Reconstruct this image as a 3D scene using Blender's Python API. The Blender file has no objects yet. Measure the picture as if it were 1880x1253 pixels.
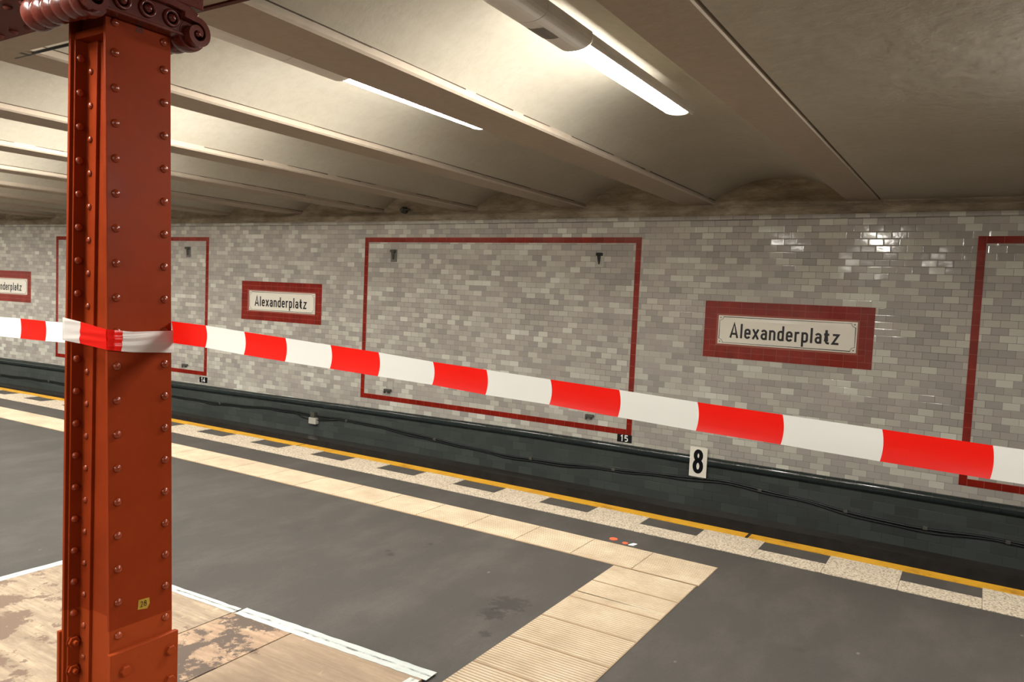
import bpy, math, random
from mathutils import Vector, Matrix
R = random.Random(7)
scene = bpy.context.scene
COL = scene.collection

# ------------------------------------------------------------------ helpers
def cy(x):
    """the station lies in a slight curve: offset towards the camera along x"""
    return -0.0035 * (x + 4.5) ** 2

def bend(v):
    return (v[0], v[1] + cy(v[0]), v[2])

class MB:
    def __init__(self):
        self.v = []; self.f = []; self.m = []; self.s = []
    def face(self, pts, m=0, smooth=False):
        n = len(self.v); self.v += [tuple(p) for p in pts]
        self.f.append(list(range(n, n + len(pts)))); self.m.append(m); self.s.append(smooth)
    def box(self, x0, x1, y0, y1, z0, z1, m=0):
        n = len(self.v)
        self.v += [(x0,y0,z0),(x1,y0,z0),(x1,y1,z0),(x0,y1,z0),(x0,y0,z1),(x1,y0,z1),(x1,y1,z1),(x0,y1,z1)]
        for q in ((0,3,2,1),(4,5,6,7),(0,1,5,4),(1,2,6,5),(2,3,7,6),(3,0,4,7)):
            self.f.append([n+i for i in q]); self.m.append(m); self.s.append(False)
    def xbox(self, x0, x1, y0, y1, z0, z1, step=0.5, m=0):
        """box along x cut in slices so that it can follow the curve"""
        k = max(1, int(math.ceil((x1-x0)/step)))
        self.sweep([(y0,z0),(y1,z0),(y1,z1),(y0,z1)], [x0+(x1-x0)*i/k for i in range(k+1)], m)
    def sweep(self, prof, xs, m=0, smooth=False, caps=True):
        """closed profile of (y, z) swept along x"""
        n = len(self.v); k = len(prof)
        for x in xs:
            self.v += [(x, p[0], p[1]) for p in prof]
        for i in range(len(xs)-1):
            for j in range(k):
                a = n+i*k+j; b = n+i*k+(j+1)%k
                self.f.append([a, a+k, b+k, b]); self.m.append(m); self.s.append(smooth)
        if caps:
            self.f.append([n+j for j in range(k)]); self.m.append(m); self.s.append(False)
            e = n+(len(xs)-1)*k
            self.f.append([e+j for j in reversed(range(k))]); self.m.append(m); self.s.append(False)
    def hexa(self, b, t, m=0):
        """eight corners: four at the bottom, four on top, both going round the same way"""
        n = len(self.v); self.v += [tuple(p) for p in b] + [tuple(p) for p in t]
        for q in ((0,3,2,1),(4,5,6,7),(0,1,5,4),(1,2,6,5),(2,3,7,6),(3,0,4,7)):
            self.f.append([n+i for i in q]); self.m.append(m); self.s.append(False)
    def prism(self, poly, axis, a0, a1, m=0):
        """2D polygon pushed along an axis; poly in the two other axes in xyz order"""
        def P(p, a):
            return {'x': (a, p[0], p[1]), 'y': (p[0], a, p[1]), 'z': (p[0], p[1], a)}[axis]
        n = len(self.v); k = len(poly)
        self.v += [P(p, a0) for p in poly] + [P(p, a1) for p in poly]
        self.f.append([n+i for i in reversed(range(k))]); self.m.append(m); self.s.append(False)
        self.f.append([n+k+i for i in range(k)]); self.m.append(m); self.s.append(False)
        for i in range(k):
            j = (i+1) % k
            self.f.append([n+i, n+j, n+k+j, n+k+i]); self.m.append(m); self.s.append(False)
    def lathe(self, prof, o, axis='z', seg=24, m=0, smooth=True):
        """profile of (radius, height) turned about an axis through o"""
        n = len(self.v); o = Vector(o)
        A = {'x': (Vector((0,1,0)), Vector((0,0,1)), Vector((1,0,0))),
             'y': (Vector((0,0,1)), Vector((1,0,0)), Vector((0,1,0))),
             'z': (Vector((1,0,0)), Vector((0,1,0)), Vector((0,0,1)))}[axis]
        for r, h in prof:
            for i in range(seg):
                a = 2*math.pi*i/seg
                self.v.append(tuple(o + A[0]*(r*math.cos(a)) + A[1]*(r*math.sin(a)) + A[2]*h))
        for j in range(len(prof)-1):
            for i in range(seg):
                a = n+j*seg+i; b = n+j*seg+(i+1)%seg
                self.f.append([a, b, b+seg, a+seg]); self.m.append(m); self.s.append(smooth)
        for j, rev in ((0, True), (len(prof)-1, False)):
            if prof[j][0] > 1e-6:
                q = [n+j*seg+i for i in range(seg)]
                self.f.append(q[::-1] if rev else q); self.m.append(m); self.s.append(False)
    def tube(self, pts, r, seg=8, m=0):
        n = len(self.v); P = [Vector(p) for p in pts]
        for i, p in enumerate(P):
            t = (P[min(i+1, len(P)-1)] - P[max(i-1, 0)]).normalized()
            u = t.cross(Vector((0,0,1)))
            if u.length < 1e-3: u = t.cross(Vector((0,1,0)))
            u.normalize(); w = u.cross(t)
            for k in range(seg):
                a = 2*math.pi*k/seg
                self.v.append(tuple(p + u*(r*math.cos(a)) + w*(r*math.sin(a))))
        for i in range(len(P)-1):
            for k in range(seg):
                a = n+i*seg+k; b = n+i*seg+(k+1)%seg
                self.f.append([a, b, b+seg, a+seg]); self.m.append(m); self.s.append(True)
        self.f.append([n+k for k in reversed(range(seg))]); self.m.append(m); self.s.append(False)
        e = n+(len(P)-1)*seg
        self.f.append([e+k for k in range(seg)]); self.m.append(m); self.s.append(False)
    def build(self, name, mats, parent=None, curve=False, bevel=0, fix=True):
        me = bpy.data.meshes.new(name)
        v = [bend(p) for p in self.v] if curve else self.v
        me.from_pydata(v, [], self.f)
        if not isinstance(mats, (list, tuple)): mats = [mats]
        for m in mats: me.materials.append(m)
        me.polygons.foreach_set('material_index', self.m)
        me.polygons.foreach_set('use_smooth', self.s)
        me.update()
        o = bpy.data.objects.new(name, me); COL.objects.link(o)
        if fix:
            import bmesh
            bm = bmesh.new(); bm.from_mesh(me)
            bmesh.ops.recalc_face_normals(bm, faces=bm.faces); bm.to_mesh(me); bm.free()
        if parent is not None: put(o, parent)
        if bevel:
            b = o.modifiers.new('bevel', 'BEVEL'); b.width = bevel; b.segments = 2; b.limit_method = 'ANGLE'
        return o

def put(o, parent):
    o.parent = parent
    par = parent; off = Vector((0,0,0))
    while par is not None:
        off += par.location; par = par.parent
    o.location = Vector(o.location) - off

def tag(o, label=None, cat=None, group=None, kind=None):
    if label: o['label'] = label
    if cat: o['category'] = cat
    if group: o['group'] = group
    if kind: o['kind'] = kind
    return o

def thing(name, loc, label, cat, group=None):
    o = bpy.data.objects.new(name, None); o.empty_display_size = 0.1
    COL.objects.link(o); o.location = loc
    return tag(o, label, cat, group)

def struct(o):
    o['kind'] = 'structure'; return o

def copy_part(o, parent, loc):
    c = o.copy(); COL.objects.link(c); c.parent = parent; c.location = loc
    return c

def copy_tree(o, parent=None):
    c = o.copy(); COL.objects.link(c); c.parent = parent
    for ch in list(o.children): copy_tree(ch, c)
    return c

# ------------------------------------------------------------------ materials
class NT:
    def __init__(self, name):
        self.mat = bpy.data.materials.new(name); self.mat.use_nodes = True
        self.t = self.mat.node_tree; self.t.nodes.clear()
        self.out = self.t.nodes.new('ShaderNodeOutputMaterial')
        self.bsdf = self.t.nodes.new('ShaderNodeBsdfPrincipled')
        self.t.links.new(self.bsdf.outputs[0], self.out.inputs[0])
    def n(self, typ, **kw):
        o = self.t.nodes.new(typ)
        for k, v in kw.items(): setattr(o, k, v)
        return o
    def link(self, a, b): self.t.links.new(a, b)
    def val(self, sock, v):
        if isinstance(v, bpy.types.NodeSocket): self.link(v, sock)
        else: sock.default_value = v
    def math(self, op, a, b=0.0, c=0.0):
        o = self.n('ShaderNodeMath', operation=op)
        for s, v in zip(o.inputs, (a, b, c)): self.val(s, v)
        return o.outputs[0]
    def mix(self, f, a, b, blend='MIX'):
        o = self.n('ShaderNodeMix', data_type='RGBA', blend_type=blend)
        self.val(o.inputs[0], f)
        for s, v in ((o.inputs[6], a), (o.inputs[7], b)):
            if isinstance(v, tuple): v = v + (1,) if len(v) == 3 else v
            self.val(s, v)
        return o.outputs[2]
    def noise(self, scale, detail=3, rough=.5, vec=None):
        o = self.n('ShaderNodeTexNoise'); o.inputs['Scale'].default_value = scale
        o.inputs['Detail'].default_value = detail; o.inputs['Roughness'].default_value = rough
        if vec is not None: self.link(vec, o.inputs['Vector'])
        return o.outputs['Fac']
    def ramp(self, fac, stops, interp='LINEAR'):
        o = self.n('ShaderNodeValToRGB'); r = o.color_ramp; r.interpolation = interp
        while len(r.elements) < len(stops): r.elements.new(.5)
        for e, (p, c) in zip(r.elements, stops):
            e.position = p
            e.color = (c, c, c, 1) if not isinstance(c, tuple) else tuple(c) + (1,)
        self.link(fac, o.inputs[0]); return o.outputs[0]
    def pos(self): return self.n('ShaderNodeNewGeometry').outputs['Position']
    def scaled(self, v, s):
        o = self.n('ShaderNodeVectorMath', operation='MULTIPLY'); self.link(v, o.inputs[0]); o.inputs[1].default_value = s
        return o.outputs[0]
    def bump(self, h, strength, dist=.01, normal=None):
        o = self.n('ShaderNodeBump'); o.inputs['Strength'].default_value = strength; o.inputs['Distance'].default_value = dist
        self.link(h, o.inputs['Height'])
        if normal is not None: self.link(normal, o.inputs['Normal'])
        self.link(o.outputs[0], self.bsdf.inputs['Normal']); return o.outputs[0]
    def set(self, color=None, rough=None, metal=None, spec=None, coat=None):
        i = self.bsdf.inputs
        if color is not None:
            self.val(i['Base Color'], color + (1,) if isinstance(color, tuple) and len(color) == 3 else color)
        if rough is not None: self.val(i['Roughness'], rough)
        if metal is not None: i['Metallic'].default_value = metal
        if spec is not None: i['Specular IOR Level'].default_value = spec
        if coat is not None: i['Coat Weight'].default_value = coat; i['Coat Roughness'].default_value = .08
        return self

def srgb(r, g, b):
    f = lambda c: (c/255/12.92) if c/255 <= .04045 else ((c/255+.055)/1.055)**2.4
    return (f(r), f(g), f(b))

def plain(name, color, rough=.5, metal=0, spec=.5, coat=0, var=0, scale=8):
    N = NT(name)
    c = color
    if var:
        k = N.noise(scale, 4, .6, N.pos())
        d = tuple(x*(1-var) for x in color); l = tuple(min(1, x*(1+var)) for x in color)
        c = N.ramp(k, [(.3, d), (.7, l)])
    N.set(c, rough, metal, spec, coat)
    return N.mat

def tile_mat(name, tw, th, z0, ramp, grout, rough, tilt, gap=.0022, bright=.12, spec=.5):
    """glazed running-bond tiles laid out by position on the wall"""
    N = NT(name); p = N.pos()
    s = N.n('ShaderNodeSeparateXYZ'); N.link(p, s.inputs[0])
    zz = N.math('DIVIDE', N.math('SUBTRACT', s.outputs[2], z0), th)
    row = N.math('FLOOR', zz)
    sh = N.math('MULTIPLY', N.math('FLOORED_MODULO', row, 2.0), .5)
    xx = N.math('ADD', N.math('DIVIDE', s.outputs[0], tw), sh)
    col = N.math('FLOOR', xx)
    fz = N.math('MULTIPLY', N.math('FRACT', zz), th)
    fx = N.math('MULTIPLY', N.math('FRACT', xx), tw)
    dz = N.math('MINIMUM', fz, N.math('SUBTRACT', th, fz))
    dx = N.math('MINIMUM', fx, N.math('SUBTRACT', tw, fx))
    d = N.math('MINIMUM', dx, dz)
    g = N.math('LESS_THAN', d, gap*.5)
    cv = N.n('ShaderNodeCombineXYZ'); N.link(col, cv.inputs[0]); N.link(row, cv.inputs[1])
    wn = N.n('ShaderNodeTexWhiteNoise', noise_dimensions='3D'); N.link(cv.outputs[0], wn.inputs['Vector'])
    # neighbouring tiles often come from one batch: blend in a coarser noise
    coarse = N.noise(.55, 2, .5, N.scaled(cv.outputs[0], (.30, .55, 1)))
    f = N.math('ADD', N.math('MULTIPLY', wn.outputs['Value'], .72), N.math('MULTIPLY', N.math('SUBTRACT', coarse, .36), 1.0))
    colr = N.ramp(f, ramp)
    big = N.noise(.7, 3, .6, p)
    colr = N.mix(N.math('MULTIPLY', N.math('SUBTRACT', big, .3), bright), colr, (.28, .25, .20))
    fade = N.math('MULTIPLY', N.ramp(N.noise(1.3, 2, .5, p), [(.35, .45), (.65, 1.0)]), g)
    colr = N.mix(fade, colr, grout)
    N.set(colr, N.math('ADD', rough, N.math('MULTIPLY', g, .5)), spec=spec)
    # each glazed tile leans a little its own way
    sub = N.n('ShaderNodeVectorMath', operation='SUBTRACT'); N.link(wn.outputs['Color'], sub.inputs[0]); sub.inputs[1].default_value = (.5, .5, .5)
    sc = N.scaled(sub.outputs[0], (tilt, 0, tilt))
    ge = N.n('ShaderNodeNewGeometry')
    ad = N.n('ShaderNodeVectorMath', operation='ADD'); N.link(ge.outputs['Normal'], ad.inputs[0]); N.link(sc, ad.inputs[1])
    no = N.n('ShaderNodeVectorMath', operation='NORMALIZE'); N.link(ad.outputs[0], no.inputs[0])
    edge = N.ramp(N.math('DIVIDE', d, .008), [(0, 0.0), (.7, .9), (1, 1.0)])
    wav = N.noise(14, 2, .5, p)
    h = N.math('ADD', edge, N.math('MULTIPLY', wav, .55))
    N.bump(h, .24, .004, no.outputs[0])
    return N.mat

M = {}
M['tile'] = tile_mat('glazed_wall_tile', .1427, .0714, 1.768 - .0714*40,
    [(.10, srgb(160,156,148)), (.30, srgb(172,165,158)), (.50, srgb(179,173,164)), (.66, srgb(188,184,173)), (.84, srgb(204,202,190)), (.97, srgb(215,214,203))],
    srgb(92,88,80), .09, .028, gap=.0032)
M['dark_tile'] = tile_mat('dark_base_tile', .212, .106, -1.2,
    [(.1, srgb(58,62,60)), (.5, srgb(64,69,66)), (.9, srgb(71,76,73))], srgb(30,34,34), .3, .03, gap=.003, bright=.05, spec=.45)
M['far_tile'] = tile_mat('rear_wall_tile', .1427, .0714, -1.2,
    [(.1, srgb(150,140,132)), (.9, srgb(196,190,178))], srgb(100,92,84), .3, .02)

def ceiling_mat(name, base, dirt, amount):
    N = NT(name); p = N.pos()
    a = N.noise(1.1, 5, .6, N.scaled(p, (1, .5, 1))); b = N.noise(16, 4, .65, p)
    c = N.mix(N.ramp(a, [(.35, 0.0), (.75, amount)]), base, dirt)
    c = N.mix(N.ramp(b, [(.42, 0.0), (.8, amount*.7)]), c, dirt)
    N.set(c, .75, spec=.25)
    N.bump(N.math('ADD', N.noise(5, 4, .6, p), N.math('MULTIPLY', b, .25)), .25, .02)
    return N.mat
M['vault'] = ceiling_mat('painted_vault_plaster', srgb(194,188,173), srgb(166,156,137), .55)
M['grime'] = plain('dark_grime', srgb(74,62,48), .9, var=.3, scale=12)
M['beam'] = ceiling_mat('painted_beam_plaster', srgb(184,170,154), srgb(156,142,124), .5)

N = NT('sooty_rough_plaster'); p = N.pos()
a = N.noise(2.6, 6, .65, N.scaled(p, (.7, 1, 2.2))); b = N.noise(9, 5, .7, N.scaled(p, (.5, 1, 2)))
c = N.ramp(a, [(.3, srgb(124,112,94)), (.5, srgb(160,147,126)), (.72, srgb(192,178,156))])
c = N.mix(N.ramp(b, [(.45, 0.0), (.75, .7)]), c, srgb(116,98,74))
N.set(c, .85, spec=.2); N.bump(N.math('ADD', a, b), .8, .03); M['soot'] = N.mat

N = NT('asphalt'); p = N.pos()
a = N.noise(.8, 5, .6, p); b = N.noise(60, 3, .6, p); c_ = N.noise(3.1, 6, .7, N.scaled(p, (1, .45, 1)))
c = N.ramp(a, [(.3, srgb(61,59,56)), (.7, srgb(69,65,61))])
c = N.mix(N.ramp(c_, [(.46, 0.0), (.76, .5)]), c, srgb(92,87,82))
c = N.mix(N.ramp(b, [(.3, .25), (.6, 0.0)]), c, srgb(50,47,44))
vor = N.n('ShaderNodeTexVoronoi'); vor.inputs['Scale'].default_value = 2.3; N.link(p, vor.inputs['Vector'])
c = N.mix(N.ramp(vor.outputs['Distance'], [(.045, .7), (.09, 0.0)]), c, srgb(58,54,50))
vor2 = N.n('ShaderNodeTexVoronoi'); vor2.inputs['Scale'].default_value = 3.7; N.link(N.scaled(p, (1, .6, 1)), vor2.inputs['Vector'])
c = N.mix(N.ramp(vor2.outputs['Distance'], [(.018, .35), (.04, 0.0)]), c, srgb(150,142,132))
for sx_, sy_, sr in ((-2.16, 3.59, .13), (-2.16, 3.43, .09), (-2.06, 3.2, .045), (-3.208, 3.80, .035), (-3.266, 3.835, .022), (-3.13, 4.12, .03)):
    dn = N.n('ShaderNodeVectorMath', operation='DISTANCE'); N.link(p, dn.inputs[0]); dn.inputs[1].default_value = (sx_, sy_, 0)
    q_ = N.math('ADD', N.math('DIVIDE', dn.outputs['Value'], sr), N.math('MULTIPLY', N.math('SUBTRACT', N.noise(24, 4, .65, p), .5), 2.6))
    c = N.mix(N.ramp(q_, [(.5, .6), (.95, 0.0)]), c, srgb(40,38,36))
N.set(c, N.ramp(a, [(.3, .55), (.7, .68)]), spec=.22); N.bump(N.math('ADD', b, N.math('MULTIPLY', c_, .6)), .12, .004)
M['asphalt'] = N.mat

N = NT('speckled_granite'); p = N.pos()
b = N.noise(75, 3, .7, p); a = N.noise(2, 3, .5, p)
c = N.ramp(b, [(.38, srgb(104,92,78)), (.45, srgb(164,151,132)), (.54, srgb(190,177,157)), (.66, srgb(203,192,174))])
c = N.mix(N.ramp(a, [(.4, 0.0), (.7, .25)]), c, srgb(165,150,130))
N.set(c, .55, spec=.4); M['granite'] = N.mat

N = NT('ribbed_guide_slab'); p = N.pos()
a = N.noise(3.4, 5, .65, p); b = N.noise(90, 2, .6, p)
c = N.ramp(a, [(.3, srgb(158,142,120)), (.55, srgb(177,163,141)), (.75, srgb(189,178,158))])
c = N.mix(N.ramp(b, [(.35, .3), (.5, 0.0)]), c, srgb(168,145,112))
N.set(c, .6, spec=.35); M['guide'] = N.mat
M['guide_joint'] = plain('guide_joint', srgb(120,102,80), .8)
M['groove'] = plain('guide_groove', srgb(150,128,102), .7, var=.1)

N = NT('yellow_edge_paint'); p = N.pos()
a = N.noise(6, 5, .7, p)
c = N.ramp(a, [(.3, srgb(146,98,12)), (.45, srgb(182,132,14)), (.7, srgb(194,146,24))])
N.set(c, .5); M['yellow'] = N.mat

def board_mat(name, base, light, dark, patch, seed):
    N = NT(name)
    mp = N.n('ShaderNodeMapping'); mp.inputs['Location'].default_value = (seed, seed*1.7, 0); N.link(N.pos(), mp.inputs['Vector']); p = mp.outputs[0]
    g = N.noise(4.5, 6, .7, N.scaled(p, (1, 2.4, 1)))
    gr = N.noise(13, 4, .7, N.scaled(p, (.22, 3, 1)))
    c = N.ramp(g, [(.32, base), (.62, light)])
    c = N.mix(N.ramp(gr, [(.42, .4), (.6, 0.0)]), c, tuple(x*.72 for x in base))
    s = N.noise(3.1, 7, .72, p)
    c = N.mix(N.ramp(s, [(.5-patch, 1.0), (.53-patch, 0.0)]), c, dark)
    w = N.noise(9, 5, .75, N.scaled(p, (1.6, .8, 1)))
    c = N.mix(N.ramp(w, [(.62, 0.0), (.66, .6)]), c, tuple(min(1, x*1.25) for x in light))
    N.set(c, .62, spec=.3); N.bump(gr, .1, .003)
    return N.mat
M['board_a'] = board_mat('worn_plywood', srgb(126,110,92), srgb(162,145,123), srgb(104,86,72), .04, 1.3)
M['board_b'] = board_mat('stained_plywood', srgb(132,108,88), srgb(172,146,120), srgb(84,71,62), .02, 5.1)
M['board_c'] = board_mat('brown_plywood', srgb(132,113,93), srgb(150,130,108), srgb(102,82,67), .13, 9.2)
N = NT('scuffed_white_tape'); p = N.pos()
a = N.noise(22, 5, .75, N.scaled(p, (.6, 1, 1)))
N.set(N.ramp(a, [(.28, srgb(120,126,120)), (.36, srgb(164,170,167)), (.7, srgb(180,185,182))]), .5); M['white_tape'] = N.mat

def paint_mat(name, col, fresh, rough=.36, spec=.05):
    """old red oxide paint with a fresher coat up to half a metre"""
    N = NT(name); p = N.pos()
    s = N.n('ShaderNodeSeparateXYZ'); N.link(p, s.inputs[0])
    a = N.noise(5, 5, .6, p)
    c = N.ramp(a, [(.3, tuple(x*.86 for x in col)), (.7, tuple(min(1, x*1.1) for x in col))])
    low = N.math('LESS_THAN', s.outputs[2], .495)
    c = N.mix(low, c, fresh)
    ch = N.noise(38, 4, .7, p)
    c = N.mix(N.ramp(ch, [(.73, 0.0), (.76, .5)]), c, tuple(x*.5 for x in col))
    N.set(c, N.ramp(a, [(.3, rough-.02), (.7, rough+.10)]), spec=spec)
    N.bump(N.noise(26, 3, .5, p), .06, .004)
    return N.mat
M['red_paint'] = paint_mat('red_oxide_paint', srgb(128,47,19), srgb(146,60,27))
M['rivet_paint'] = paint_mat('glossy_rivet_paint', srgb(128,47,19), srgb(146,60,27), .2, .6)
M['capital_paint'] = paint_mat('glossy_brown_red_paint', srgb(88,34,25), srgb(88,34,25), .22, .32)
M['girder_paint'] = paint_mat('dark_brown_paint', srgb(96,52,46), srgb(96,52,46), .45)
M['dark'] = plain('black_recess', srgb(22,14,12), .6)

M['red_tile'] = plain('red_glazed_tile', srgb(134,34,24), .14, var=.22, scale=5)
M['red_grout'] = plain('pale_red_grout', srgb(160,92,76), .8)
M['enamel'] = plain('white_enamel', srgb(240,234,220), .1, spec=.6)
M['black_print'] = plain('black_lettering', srgb(16,16,20), .3)
M['black_plate'] = plain('black_plate', srgb(12,12,13), .4)
M['white_print'] = plain('white_lettering', srgb(240,240,238), .5)
M['steel'] = plain('grey_metal', srgb(120,118,112), .4, metal=.4, var=.15)
M['bracket'] = plain('dull_dark_metal', srgb(86,84,78), .5, metal=.3, var=.2)
M['pale_metal'] = plain('pale_grey_metal', srgb(176,172,162), .5, var=.1)
M['cable'] = plain('black_cable', srgb(24,27,27), .35)
M['rail'] = plain('worn_rail_steel', srgb(92,84,78), .35, metal=.7)
M['cover'] = plain('dark_brown_board', srgb(50,46,42), .22, var=.2)
M['ballast'] = plain('dark_track_gravel', srgb(38,36,34), .9, var=.4, scale=30)
M['plat_face'] = plain('sooty_platform_face', srgb(40,38,36), .8, var=.2)
M['lamp_body'] = plain('off_white_lamp_body', srgb(238,234,226), .45, var=.03)
M['sticker'] = plain('dark_grey_sticker', srgb(132,126,119), .6)
M['yellow_sticker'] = plain('old_yellow_sticker', srgb(160,126,32), .6, var=.2, scale=40)
M['orange'] = plain('orange_marker', srgb(235,96,60), .6)
M['coping'] = plain('black_green_glazed_coping', srgb(46,53,52), .1, var=.1, spec=.7)

def tape_mat(name, col):
    N = NT(name); N.set(col, .28, spec=.5)
    tr = N.n('ShaderNodeBsdfTranslucent'); tr.inputs[0].default_value = col + (1,)
    mx = N.n('ShaderNodeMixShader'); mx.inputs[0].default_value = .42
    N.link(N.bsdf.outputs[0], mx.inputs[1]); N.link(tr.outputs[0], mx.inputs[2]); N.link(mx.outputs[0], N.out.inputs[0])
    return N.mat
M['tape_red'] = tape_mat('red_tape_film', (.93, .012, .006))
M['tape_white'] = tape_mat('white_tape_film', (.86, .86, .82))

LAMP = 48.0
N = NT('lit_lamp_cover'); N.t.nodes.remove(N.bsdf)
e = N.n('ShaderNodeEmission'); e.inputs[0].default_value = (1.0, .965, .89, 1); e.inputs[1].default_value = LAMP
N.link(e.outputs[0], N.out.inputs[0]); M['lit'] = N.mat
N = NT('glowing_lamp_end'); N.t.nodes.remove(N.bsdf)
e = N.n('ShaderNodeEmission'); e.inputs[0].default_value = (1.0, .84, .58, 1); e.inputs[1].default_value = .45
N.link(e.outputs[0], N.out.inputs[0]); M['lamp_cap'] = N.mat

# ------------------------------------------------------------------ the setting
XL, XR = -24.0, 6.0
YW = 8.75
XS = [XL + .5*i for i in range(int((XR-XL)/.5)+1)]

# platform slab with its edge, trackbed
b = MB()
b.sweep([(5.86, 0), (5.86, -1.2), (5.70, -1.2), (5.70, -.16), (4.2, -.16), (4.2, 0)], XS)
b2 = [v for v in b.v]; b.v = [bend(v) if v[1] > 4.5 else v for v in b2]
b.box(XL, XR, -5.5, 4.2, -.16, 0)
struct(b.build('floor', M['asphalt']))
b = MB(); b.box(XL, XR, 5.0, 9.2, -1.4, -1.2); struct(b.build('trackbed', M['ballast']))
b = MB(); b.xbox(XL, XR, 5.862, 5.872, -1.19, -.02); struct(b.build('trim_1', M['plat_face'], curve=True))

# tiled wall, dark tiled base, sooty plaster above
b = MB(); b.xbox(XL, XR, YW, YW+.15, -.11, 2.69); struct(b.build('wall_north', M['tile'], curve=True))
b = MB()
b.sweep([(YW, 2.69), (YW-.022, 2.70), (YW-.03, 2.72), (YW-.022, 2.742), (YW+.15, 2.745), (YW+.15, 2.69)], XS, smooth=False)
struct(b.build('trim_2', M['tile'], curve=True))
b = MB()
nx = 240; rows = [2.745, 2.79, 2.83, 2.88, 2.95, 3.05, 3.15, 3.3]
RR = random.Random(3); grid = []
for z in rows:
    grid.append([(XL+(XR-XL)*i/nx, YW+.03+.02*RR.random()-(.03 if z < 2.85 else 0), z) for i in range(nx+1)])
for j in range(len(rows)-1):
    for i in range(nx):
        b.face([grid[j][i], grid[j][i+1], grid[j+1][i+1], grid[j+1][i]], smooth=True)
struct(b.build('wall_north_plaster', M['soot'], curve=True))
b = MB(); b.xbox(XL, XR, YW-.02, YW+.15, -1.2, -.11); struct(b.build('baseboard_north', M['dark_tile'], curve=True))
b = MB(); RR = random.Random(5); x = XL
while x < XR:
    w = .1427; t = RR.uniform(-.02, .02); dzc = RR.uniform(-.0008, .0008)
    base = -.062 - max(0, -(x+5))*.009 if x > -13 else -.062-.072
    prof = []
    for k in range(7):
        a = k/6*math.pi/2
        prof.append((YW-.02-.034*math.cos(a)+.0, base-.045+.045*math.sin(a)+dzc))
    prof += [(YW+.02, base+dzc), (YW+.02, base-.09), (YW-.054, base-.09)]
    n = len(b.v)
    b.sweep(prof, [x+.0008, x+w-.0008], smooth=True, caps=False)
    for i in range(n, len(b.v)):
        v = b.v[i]; b.v[i] = (v[0], v[1]+(v[0]-x-w/2)*t*.3, v[2]+(YW-v[1])*t*.4)
    x += w
struct(b.build('trim_3', M['coping'], curve=True))

b = MB(); b.box(XL, XR, -5.7, -5.5, -.16, 3.4); struct(b.build('wall_south', M['far_tile']))
b = MB(); b.box(XL-.2, XL, -5.7, 9.2, -1.4, 3.4); struct(b.build('wall_west', M['far_tile']))
b = MB(); b.box(XR, XR+.2, -5.7, 9.2, -1.4, 3.4); struct(b.build('wall_east', M['far_tile']))

# ceiling: beams across the platform, a shallow vault between each pair
Y0, Y1, ZS = -5.5, 8.79, 2.88
def lin(a2, a8): return lambda y: a2 + (a8-a2)*(y-2)/6.75
beams = [(lin(-1.357,-1.315), lin(-1.012,-.998)), (lin(-3.022,-3.13), lin(-2.629,-2.733)),
         (lin(-4.60,-4.72), lin(-4.265,-4.41)), (lin(-6.265,-6.42), lin(-5.92,-6.075)), (lin(-7.95,-8.08), lin(-7.58,-7.76))]
for i in range(1, 10):
    d = -1.685*i; beams.append((lin(-7.95+d,-8.09+d), lin(-7.60+d,-7.76+d)))
right = []
allb = right[::-1] + beams
names = {0: 'wide plaster ceiling beam nearest the right edge, running beside the large lit lamp',
         1: 'plaster ceiling beam with chipped edge, directly right of the thin lit lamp strip',
         2: 'third plaster ceiling beam from the right, left of the thin lit lamp strip',
         3: 'fourth plaster ceiling beam from the right, just below the brightest vault',
         4: 'fifth plaster ceiling beam from the right, behind the red column',
         5: 'sixth plaster ceiling beam from the right, low behind the red column'}
for i, (l, r) in enumerate(allb):
    b = MB()
    nn = 14; ys = [Y0+(Y1-Y0)*k/nn for k in range(nn+1)]
    for k in range(nn):
        ya, yb = ys[k], ys[k+1]
        q = []
        for y in (ya, yb):
            q.append([(l(y), y, ZS+.2), (l(y), y, ZS+.012), (l(y)+.012, y, ZS), (r(y)-.012, y, ZS), (r(y), y, ZS+.012), (r(y), y, ZS+.2)])
        for j in range(5):
            b.face([q[0][j], q[0][j+1], q[1][j+1], q[1][j]])
        if k == 0: b.face(q[0])
        if k == nn-1: b.face(q[1])
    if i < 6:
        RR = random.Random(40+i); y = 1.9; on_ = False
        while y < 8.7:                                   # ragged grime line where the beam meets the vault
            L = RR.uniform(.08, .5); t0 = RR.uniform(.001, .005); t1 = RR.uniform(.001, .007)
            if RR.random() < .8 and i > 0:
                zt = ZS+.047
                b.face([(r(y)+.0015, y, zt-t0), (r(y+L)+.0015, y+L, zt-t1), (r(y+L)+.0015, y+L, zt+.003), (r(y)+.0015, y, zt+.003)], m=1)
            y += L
    if i <= 5: lab, grp = names[i], 'plaster beams across the platform ceiling'
    else: lab, grp = 'distant plaster ceiling beam far down the platform at the left', 'plaster beams across the platform ceiling'
    tag(b.build('ceiling_beam', [M['beam'], M['grime']]), lab, 'ceiling beam', grp)
b = MB()
ys = [Y0+(Y1-Y0)*k/30 for k in range(31)]; SEG = 18
edges = [(l, r) for l, r in allb] + [(None, lambda y: XL)]
for i in range(len(edges)-1):
    xr_, xl_ = edges[i][0], edges[i+1][1]
    def P(u, y):
        a, c = xl_(y)-.01, xr_(y)+.01
        t = 2*u-1
        return (a+(c-a)*u, y, ZS+.045+.235*(1-abs(t)**2.2))
    n = len(b.v)
    for y in ys:
        b.v += [P(j/SEG, y) for j in range(SEG+1)]
    for k in range(len(ys)-1):
        for j in range(SEG):
            a = n+k*(SEG+1)+j
            b.f.append([a, a+1, a+SEG+2, a+SEG+1]); b.m.append(0); b.s.append(True)
RR = random.Random(11)
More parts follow.
